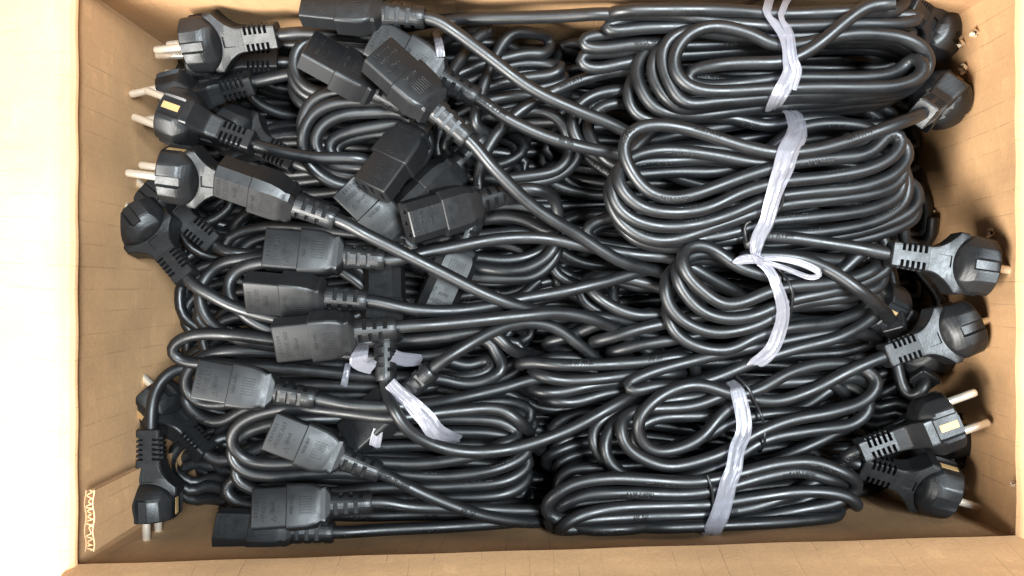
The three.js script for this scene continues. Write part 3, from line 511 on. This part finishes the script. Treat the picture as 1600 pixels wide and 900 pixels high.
{
  const CELL = 0.0125, key = (i, j, k) => (i + 64) * 16384 + (j + 64) * 128 + (k + 64);
  const N = nodes.length, dx = new Float32Array(N), dy = new Float32Array(N), dz = new Float32Array(N), cnt = new Float32Array(N);
  for (let it = 0; it < 70; it++) {
    const grid = new Map();
    for (let i = 0; i < N; i++) { const a = nodes[i], k = key(Math.floor(a.x / CELL), Math.floor(a.y / CELL), Math.floor(a.z / CELL)); const b = grid.get(k); b ? b.push(i) : grid.set(k, [i]); }
    dx.fill(0); dy.fill(0); dz.fill(0); cnt.fill(0);
    for (let i = 0; i < nFlex; i++) {
      const a = nodes[i]; if (a.fix) continue;
      const gx = Math.floor(a.x / CELL), gy = Math.floor(a.y / CELL), gz = Math.floor(a.z / CELL);
      for (let u = -1; u < 2; u++) for (let v = -1; v < 2; v++) for (let w = -1; w < 2; w++) {
        const list = grid.get(key(gx + u, gy + v, gz + w)); if (!list) continue;
        for (const j of list) {
          const b = nodes[j]; if (j === i) continue;
          if (b.c === a.c) { if (b.k < 0 ? a.end < 8 : Math.abs(b.k - a.k) < 7) continue; }
          const R = a.r + b.r - 0.0002; let ex = a.x - b.x, ey = a.y - b.y, ez = a.z - b.z; const d2 = ex * ex + ey * ey + ez * ez;
          if (d2 >= R * R) continue;
          const d = Math.sqrt(d2), want = (a.qy - (b.k < 0 ? b.y : b.qy));
          if (Math.abs(ey) < 0.002) ey = (want !== 0 ? Math.sign(want) : i > j ? 1 : -1) * 0.002 + ey * 0.5;
          ex *= 0.6; ez *= 0.6;
          const l = Math.hypot(ex, ey, ez) || 1, push = (R - d) * (b.fix ? 0.8 : 0.5);
          dx[i] += ex / l * push; dy[i] += ey / l * push; dz[i] += ez / l * push; cnt[i]++;
        }
      }
    }
    for (let i = 0; i < nFlex; i++) {
      const a = nodes[i]; if (a.fix) continue;
      const s = cnt[i] ? 1.2 / Math.max(1, cnt[i] * 0.5) : 0;
      a.x += dx[i] * s; a.y += dy[i] * s; a.z += dz[i] * s;
      a.x += (a.qx - a.x) * 0.06; a.z += (a.qz - a.z) * 0.06; a.y += (a.qy - a.y) * 0.012;
    }
    for (const c of cords) {                                 // stiffness: smooth what was added to the wanted line
      for (let pass = 0; pass < 2; pass++) {
        let px = 0, py = 0, pz = 0;
        for (let i = c.from + 1; i < c.to - 1; i++) {
          const a = nodes[i], l = nodes[i - 1], r = nodes[i + 1];
          const ox = i === c.from + 1 ? l.x - l.qx : px, oy = i === c.from + 1 ? l.y - l.qy : py, oz = i === c.from + 1 ? l.z - l.qz : pz;
          const cx = a.x - a.qx, cy = a.y - a.qy, cz = a.z - a.qz; px = cx; py = cy; pz = cz;
          if (a.fix) continue;
          a.x = a.qx + cx * 0.4 + 0.3 * (ox + r.x - r.qx); a.y = a.qy + cy * 0.4 + 0.3 * (oy + r.y - r.qy); a.z = a.qz + cz * 0.4 + 0.3 * (oz + r.z - r.qz);
        }
      }
    }
    for (let i = 0; i < nFlex; i++) {                        // walls and bottom
      const a = nodes[i]; if (a.fix) continue;
      const s = cl((a.z - cTR.z) / (cBR.z - cTR.z)), t = cl(1 - a.y / RIM), s2 = cl((a.x - cBL.x) / (cBR.x - cBL.x));
      const xMax = cTR.x + (cBR.x - cTR.x) * s + 0.013 * bulgeShape(s, t) - 0.0055, zMax = cBL.z + (cBR.z - cBL.z) * s2 + 0.009 * bulgeShape(1 - s2, t) - 0.0055;
      if (a.y < RIM) { a.x = Math.max(xMin, Math.min(xMax, a.x)); a.z = Math.max(zMin, Math.min(zMax, a.z)); }
      a.y = Math.max(0.0105, a.y);
    }
  }
}
// a round flex along points: u in metres along it, v once round
function flexTube(pts, r, radial, step, twist) {
  const curve = new THREE.CatmullRomCurve3(pts, false, 'centripetal'); curve.arcLengthDivisions = pts.length * 4;
  const L = curve.getLength(), n = Math.max(4, Math.ceil(L / step)), P0 = curve.getSpacedPoints(n), pos = [], nor = [], uv = [], idx = [];
  const T = P0.map((p, i) => P0[Math.min(n, i + 1)].clone().sub(P0[Math.max(0, i - 1)]).normalize());
  let nrm = V(0, 1, 0).addScaledVector(T[0], -T[0].y); if (nrm.lengthSq() < 1e-4) nrm.set(1, 0, 0); nrm.normalize();
  for (let i = 0; i <= n; i++) {
    nrm.addScaledVector(T[i], -nrm.dot(T[i])).normalize(); const b = T[i].clone().cross(nrm);
    for (let k = 0; k <= radial; k++) {
      const a = k / radial * Math.PI * 2 + twist, c = Math.cos(a), s = Math.sin(a), q = V(nrm.x * c + b.x * s, nrm.y * c + b.y * s, nrm.z * c + b.z * s);
      pos.push(P0[i].x + q.x * r, P0[i].y + q.y * r, P0[i].z + q.z * r); nor.push(q.x, q.y, q.z); uv.push(i / n * L, k / radial);
    }
  }
  for (let i = 0; i < n; i++) for (let k = 0; k < radial; k++) { const a = i * (radial + 1) + k, d = a + radial + 1; idx.push(a, a + 1, d + 1, a, d + 1, d); }
  for (const [i, f] of [[0, 0], [n, 1]]) { const c = pos.length / 3, q = P0[i]; pos.push(q.x, q.y, q.z); const t = T[i].clone().multiplyScalar(f ? 1 : -1); nor.push(t.x, t.y, t.z); uv.push(0, 0); for (let k = 0; k < radial; k++) { const a = i * (radial + 1) + k; f ? idx.push(c, a, a + 1) : idx.push(c, a + 1, a); } }
  const g = new THREE.BufferGeometry();
  g.setAttribute('position', new THREE.Float32BufferAttribute(pos, 3)); g.setAttribute('normal', new THREE.Float32BufferAttribute(nor, 3)); g.setAttribute('uv', new THREE.Float32BufferAttribute(uv, 2));
  g.setIndex(idx); return g;
}
const protoConn = () => { const m = new THREE.Mesh(sockBody, socketMat); m.name = 'socket_connector'; m.castShadow = m.receiveShadow = true; part('strain_relief', sockRelief, moldMat, m); return m; };
const protoPlug = () => {
  const m = new THREE.Mesh(plugHead, moldMat); m.name = 'plug'; m.castShadow = m.receiveShadow = true;
  part('strain_relief', plugRelief, moldMat, m);
  for (const s of [-1, 1]) part('pin', pinGeo, pinMat, m).position.z = s * 9.5 * MM;
  for (const s of [1, -1]) part('earth_contact', earthGeo, brassMat, m).rotation.x = s > 0 ? 0 : Math.PI;
  return m;
};
const conn0 = protoConn(), plug0 = protoPlug(), buried = [];
for (const c of cords) {
  const pts = []; for (let i = c.from; i < c.to; i++) pts.push(V(nodes[i].x, nodes[i].y, nodes[i].z));
  for (let pass = 0; pass < 2; pass++) { const old = pts.map((p) => p.clone()); for (let i = 2; i < pts.length - 2; i++) pts[i].copy(old[i]).multiplyScalar(0.5).addScaledVector(old[i - 1], 0.25).addScaledVector(old[i + 1], 0.25); }
  if (c.group === GM) { buried.push(flexTube(pts, RAD, 8, 0.006, 0)); continue; }
  const g = new THREE.Group(); g.name = numbered('power_cord'); scene.add(g); tag(g, c.label, 'power cord', c.group);
  const mid = new THREE.Box3().setFromPoints(pts).getCenter(V(0, 0, 0)); mid.y = Math.min(...pts.map((p) => p.y)); g.position.copy(mid);
  for (const p of pts) p.sub(mid);
  part('flex', flexTube(pts, RAD, c.group === GD ? 9 : 14, c.group === GD ? 0.0055 : 0.0032, rr(0, 6.28)), flexMat, g);
  const put = (o, m) => { const k = m.clone(); k.setPosition(V(0, 0, 0).setFromMatrixPosition(m).sub(mid)); k.decompose(o.position, o.quaternion, o.scale); g.add(o); };
  if (c.connPose) put(conn0.clone(), c.connPose.m);
  if (c.plugPose) put(plug0.clone(), c.plugPose.m);
}

{ const m = new THREE.Mesh(mergeGeometries(buried), flexMat); m.name = 'buried_cords'; m.castShadow = m.receiveShadow = true; tag(m, 'dark mass of more black cords filling the depths of the box under the coils', 'cords', null, 'stuff'); scene.add(m); }

// ------------------------------------------------------------------ straps and wire ties, laid on what is below them
const topAt = (x, z, reach) => { let h = 0; for (const n of nodes) { const d = Math.hypot(n.x - x, n.z - z); if (d < n.r + reach) { const e = Math.max(0, d - reach * 0.6); if (e < n.r) h = Math.max(h, n.y + Math.sqrt(n.r * n.r - e * e)); } } return h; };
function drape(path, lift, stiff = 4, reach = 0.003) {       // path: [x, y, width mm, extra lift mm]
  const flat = path.map(([px, py]) => P(px, py, 165)), c = new THREE.CatmullRomCurve3(flat, false, 'centripetal'), n = Math.max(8, Math.ceil(c.getLength() / 0.003)), pts = [];
  for (let i = 0; i <= n; i++) {
    const u = i / n, q = c.getPoint(u), kk = u * (path.length - 1), k = Math.min(path.length - 2, Math.floor(kk)), w = kk - k;
    let p = q, h = 0.15;
    for (let it = 0; it < 3; it++) { h = topAt(p.x, p.z, reach); const px = 800 + q.x * FOC / (CAMH - 0.165), py = 450 + q.z * FOC / (CAMH - 0.165); p = P(px, py, h * 1000); }
    pts.push({ p, w: (path[k][2] ?? 8) * (1 - w) + (path[k + 1][2] ?? 8) * w, e: (path[k][3] ?? 0) * (1 - w) + (path[k + 1][3] ?? 0) * w });
  }
  for (let s = 0; s < stiff; s++) { const old = pts.map((a) => a.p.y); for (let i = 1; i < n; i++) pts[i].p.y = Math.max(old[i], (old[i - 1] + old[i + 1]) / 2); }
  for (let s = 0; s < 3; s++) { const old = pts.map((a) => a.p.clone()); for (let i = 1; i < n; i++) pts[i].p.lerp(old[i - 1].clone().add(old[i + 1]).multiplyScalar(0.5), 0.5); }
  for (const a of pts) a.p.y += lift + 0.0008 + a.e / 1000;
  return pts;
}
function ribbon(pts, fold, thick = 0.00025) {                // a thin band with a fold line along it and curled edges
  const n = pts.length, M = 9, pos = [], uv = [], idx = [];
  let L = 0;
  for (let i = 0; i < n; i++) {
    const a = pts[Math.max(0, i - 1)].p, b = pts[Math.min(n - 1, i + 1)].p, t = b.clone().sub(a).normalize(), wide = pts[Math.min(n - 1, i + 3)].p.clone().sub(pts[Math.max(0, i - 3)].p), side = wide.cross(V(0, 1, 0)).normalize(), up = side.clone().cross(t).normalize();
    if (i) L += pts[i].p.distanceTo(pts[i - 1].p);
    for (const s of [1, -1]) for (let k = 0; k <= M; k++) {
      const v = k / M - 0.5, w = pts[i].w / 1000, bow = fold * w * (0.12 * Math.cos(v * Math.PI) + 0.10 * [0, 0.8, -0.3, 1, 0.2, -0.6, 0.7, -0.2, 0.5, 0][k] * (0.5 + 0.7 * Math.sin(i * 0.23 + k * 1.7)) + 0.05 * (hash2(i, k >> 1, 77) - 0.5));
      const q = pts[i].p.clone().addScaledVector(side, v * w).addScaledVector(up, bow + s * thick / 2); pos.push(q.x, q.y, q.z); uv.push(L, v * w);
    }
  }
  const S = 2 * (M + 1), q = (a, b, c, d) => idx.push(a, b, c, a, c, d);
  for (let i = 0; i + 1 < n; i++) {
    for (let k = 0; k < M; k++) { const a = i * S + k; q(a, a + 1, a + 1 + S, a + S); const b = a + M + 1; q(b, b + S, b + 1 + S, b + 1); }
    const a = i * S, b = a + M; q(a, a + S, a + S + M + 1, a + M + 1); q(b, b + M + 1, b + S + M + 1, b + S);
  }
  const g = new THREE.BufferGeometry(); g.setAttribute('position', new THREE.Float32BufferAttribute(pos, 3)); g.setAttribute('uv', new THREE.Float32BufferAttribute(uv, 2)); g.setIndex(idx);
  return toCreasedNormals(g, 0.9);
}
function strap(label, ...paths) {
  const g = new THREE.Group(); g.name = numbered('plastic_strap'); scene.add(g); tag(g, label, 'plastic strap', 'white plastic straps around the cord coils');
  const bands = paths.map(([name, path, fold, stiff]) => [name, drape(path, 0.0008, stiff ?? 30), fold ?? 1]);
  const base = bands[0][1][0].p.clone(); g.position.copy(base);
  for (const [name, pts, fold] of bands) { for (const a of pts) a.p.sub(base); part(name, ribbon(pts, fold), strapMat, g); }
}
strap('white plastic strap bunched thin around the back right coil, splitting in two at its top', ['band', [[1168, -18, 6], [1182, 6, 5.5], [1204, 34, 5], [1224, 66, 6], [1232, 100, 8], [1224, 135, 10], [1206, 170, 10]]], ['loose_end', [[1186, -20, 4], [1204, 6, 4], [1219, 36, 4, 1], [1231, 72, 5, 1.5], [1238, 110, 6, 1.5], [1236, 142, 5, 1]]]);
strap('wide white plastic strap folded over the second coil from the back, ending in a knot', ['band', [[1232, 176, 9], [1234, 196, 12.5], [1230, 228, 12.5], [1222, 262, 12], [1208, 300, 9.5], [1196, 335, 9], [1186, 362, 9], [1178, 384, 8], [1180, 404, 5]], 1.2], ['loose_end', [[1182, 406, 5, 1], [1166, 404, 6, 1.5], [1150, 408, 5, 1.5], [1143, 410, 1, 1]]], ['loop', [[1184, 405, 3, 1], [1206, 403, 3.4, 2], [1240, 409, 4, 3], [1266, 420, 4, 3], [1276, 429, 3, 3], [1264, 435, 3, 2.5], [1240, 428, 3, 2], [1212, 418, 3, 1.5], [1186, 408, 3, 1]]], ['knot', [[1174, 398, 4, 1.5], [1182, 406, 6, 2.5], [1188, 412, 4, 1.5]], 2]);
strap('narrow white plastic strap slanting across the drooping coil below the knot', ['band', [[1186, 410, 5, 0.5], [1200, 426, 6], [1214, 452, 7], [1222, 482, 8], [1214, 510, 8.5], [1202, 538, 9], [1190, 560, 9], [1176, 568, 8], [1160, 572, 5]], 1]);
strap('straight white plastic strap over the wide round loop and down to the front wall', ['band', [[1140, 596, 6], [1152, 612, 9], [1154, 645, 9.5], [1150, 690, 9.5], [1142, 730, 10], [1132, 770, 10.5], [1120, 810, 11.5], [1108, 838, 11.5]], 0.9]);
strap('white plastic strap end hanging free under the curved strand left of centre', ['band', [[610, 598, 8], [636, 622, 9], [658, 645, 11], [684, 668, 12], [712, 690, 12]], 0.9]);
strap('crumpled white plastic strap piece beside the vertical ribbed neck', ['band', [[566, 540, 8], [574, 556, 12], [584, 574, 9]], 0.7], ['loose_end', [[614, 555, 8], [640, 560, 9], [658, 562, 7]], 1]);
strap('thin white plastic strap glinting under the bluish socket', ['band', [[545, 568, 4], [542, 582, 4], [538, 602, 4.5]], 1]);
strap('short plastic strap piece beside the slanted socket near the front', ['band', [[592, 670, 6], [589, 682, 7], [586, 696, 7]], 0.8]);
strap('dull plastic strap at the back, showing between two sockets and strands', ['band', [[684, 60, 4.5], [688, 74, 5], [689, 90, 5]], 0.9]);
function tie(label, path) {
  const pts = drape(path, 0.0011, 2, 0.001).map((a) => a.p), m = new THREE.Mesh(flexTube(pts, 0.0009, 8, 0.002, 0), wireMat);
  m.name = numbered('wire_tie'); m.castShadow = m.receiveShadow = true; tag(m, label, 'wire tie', 'thin black wire ties on the coils'); scene.add(m);
}
tie('thin black wire tie crossing the strands beside the wide folded strap', [[1216, 280], [1222, 300], [1220, 320], [1212, 332]]);
tie('short thin black wire tie left of the wide strap, low on its coil', [[1172, 346], [1162, 350], [1162, 368], [1166, 380]]);
tie('thin black wire tie curving right of the straight strap', [[1150, 588], [1166, 604], [1180, 632], [1190, 662], [1192, 690], [1186, 706]]);
tie('thin black wire tie on the flat front coil left of the strap', [[1104, 742], [1110, 758], [1113, 776], [1112, 796]]);
tie('thin black wire tie alongside the narrow slanting strap', [[1196, 408], [1222, 428], [1236, 456], [1232, 490], [1222, 520]]);

renderer.render(scene, camera);
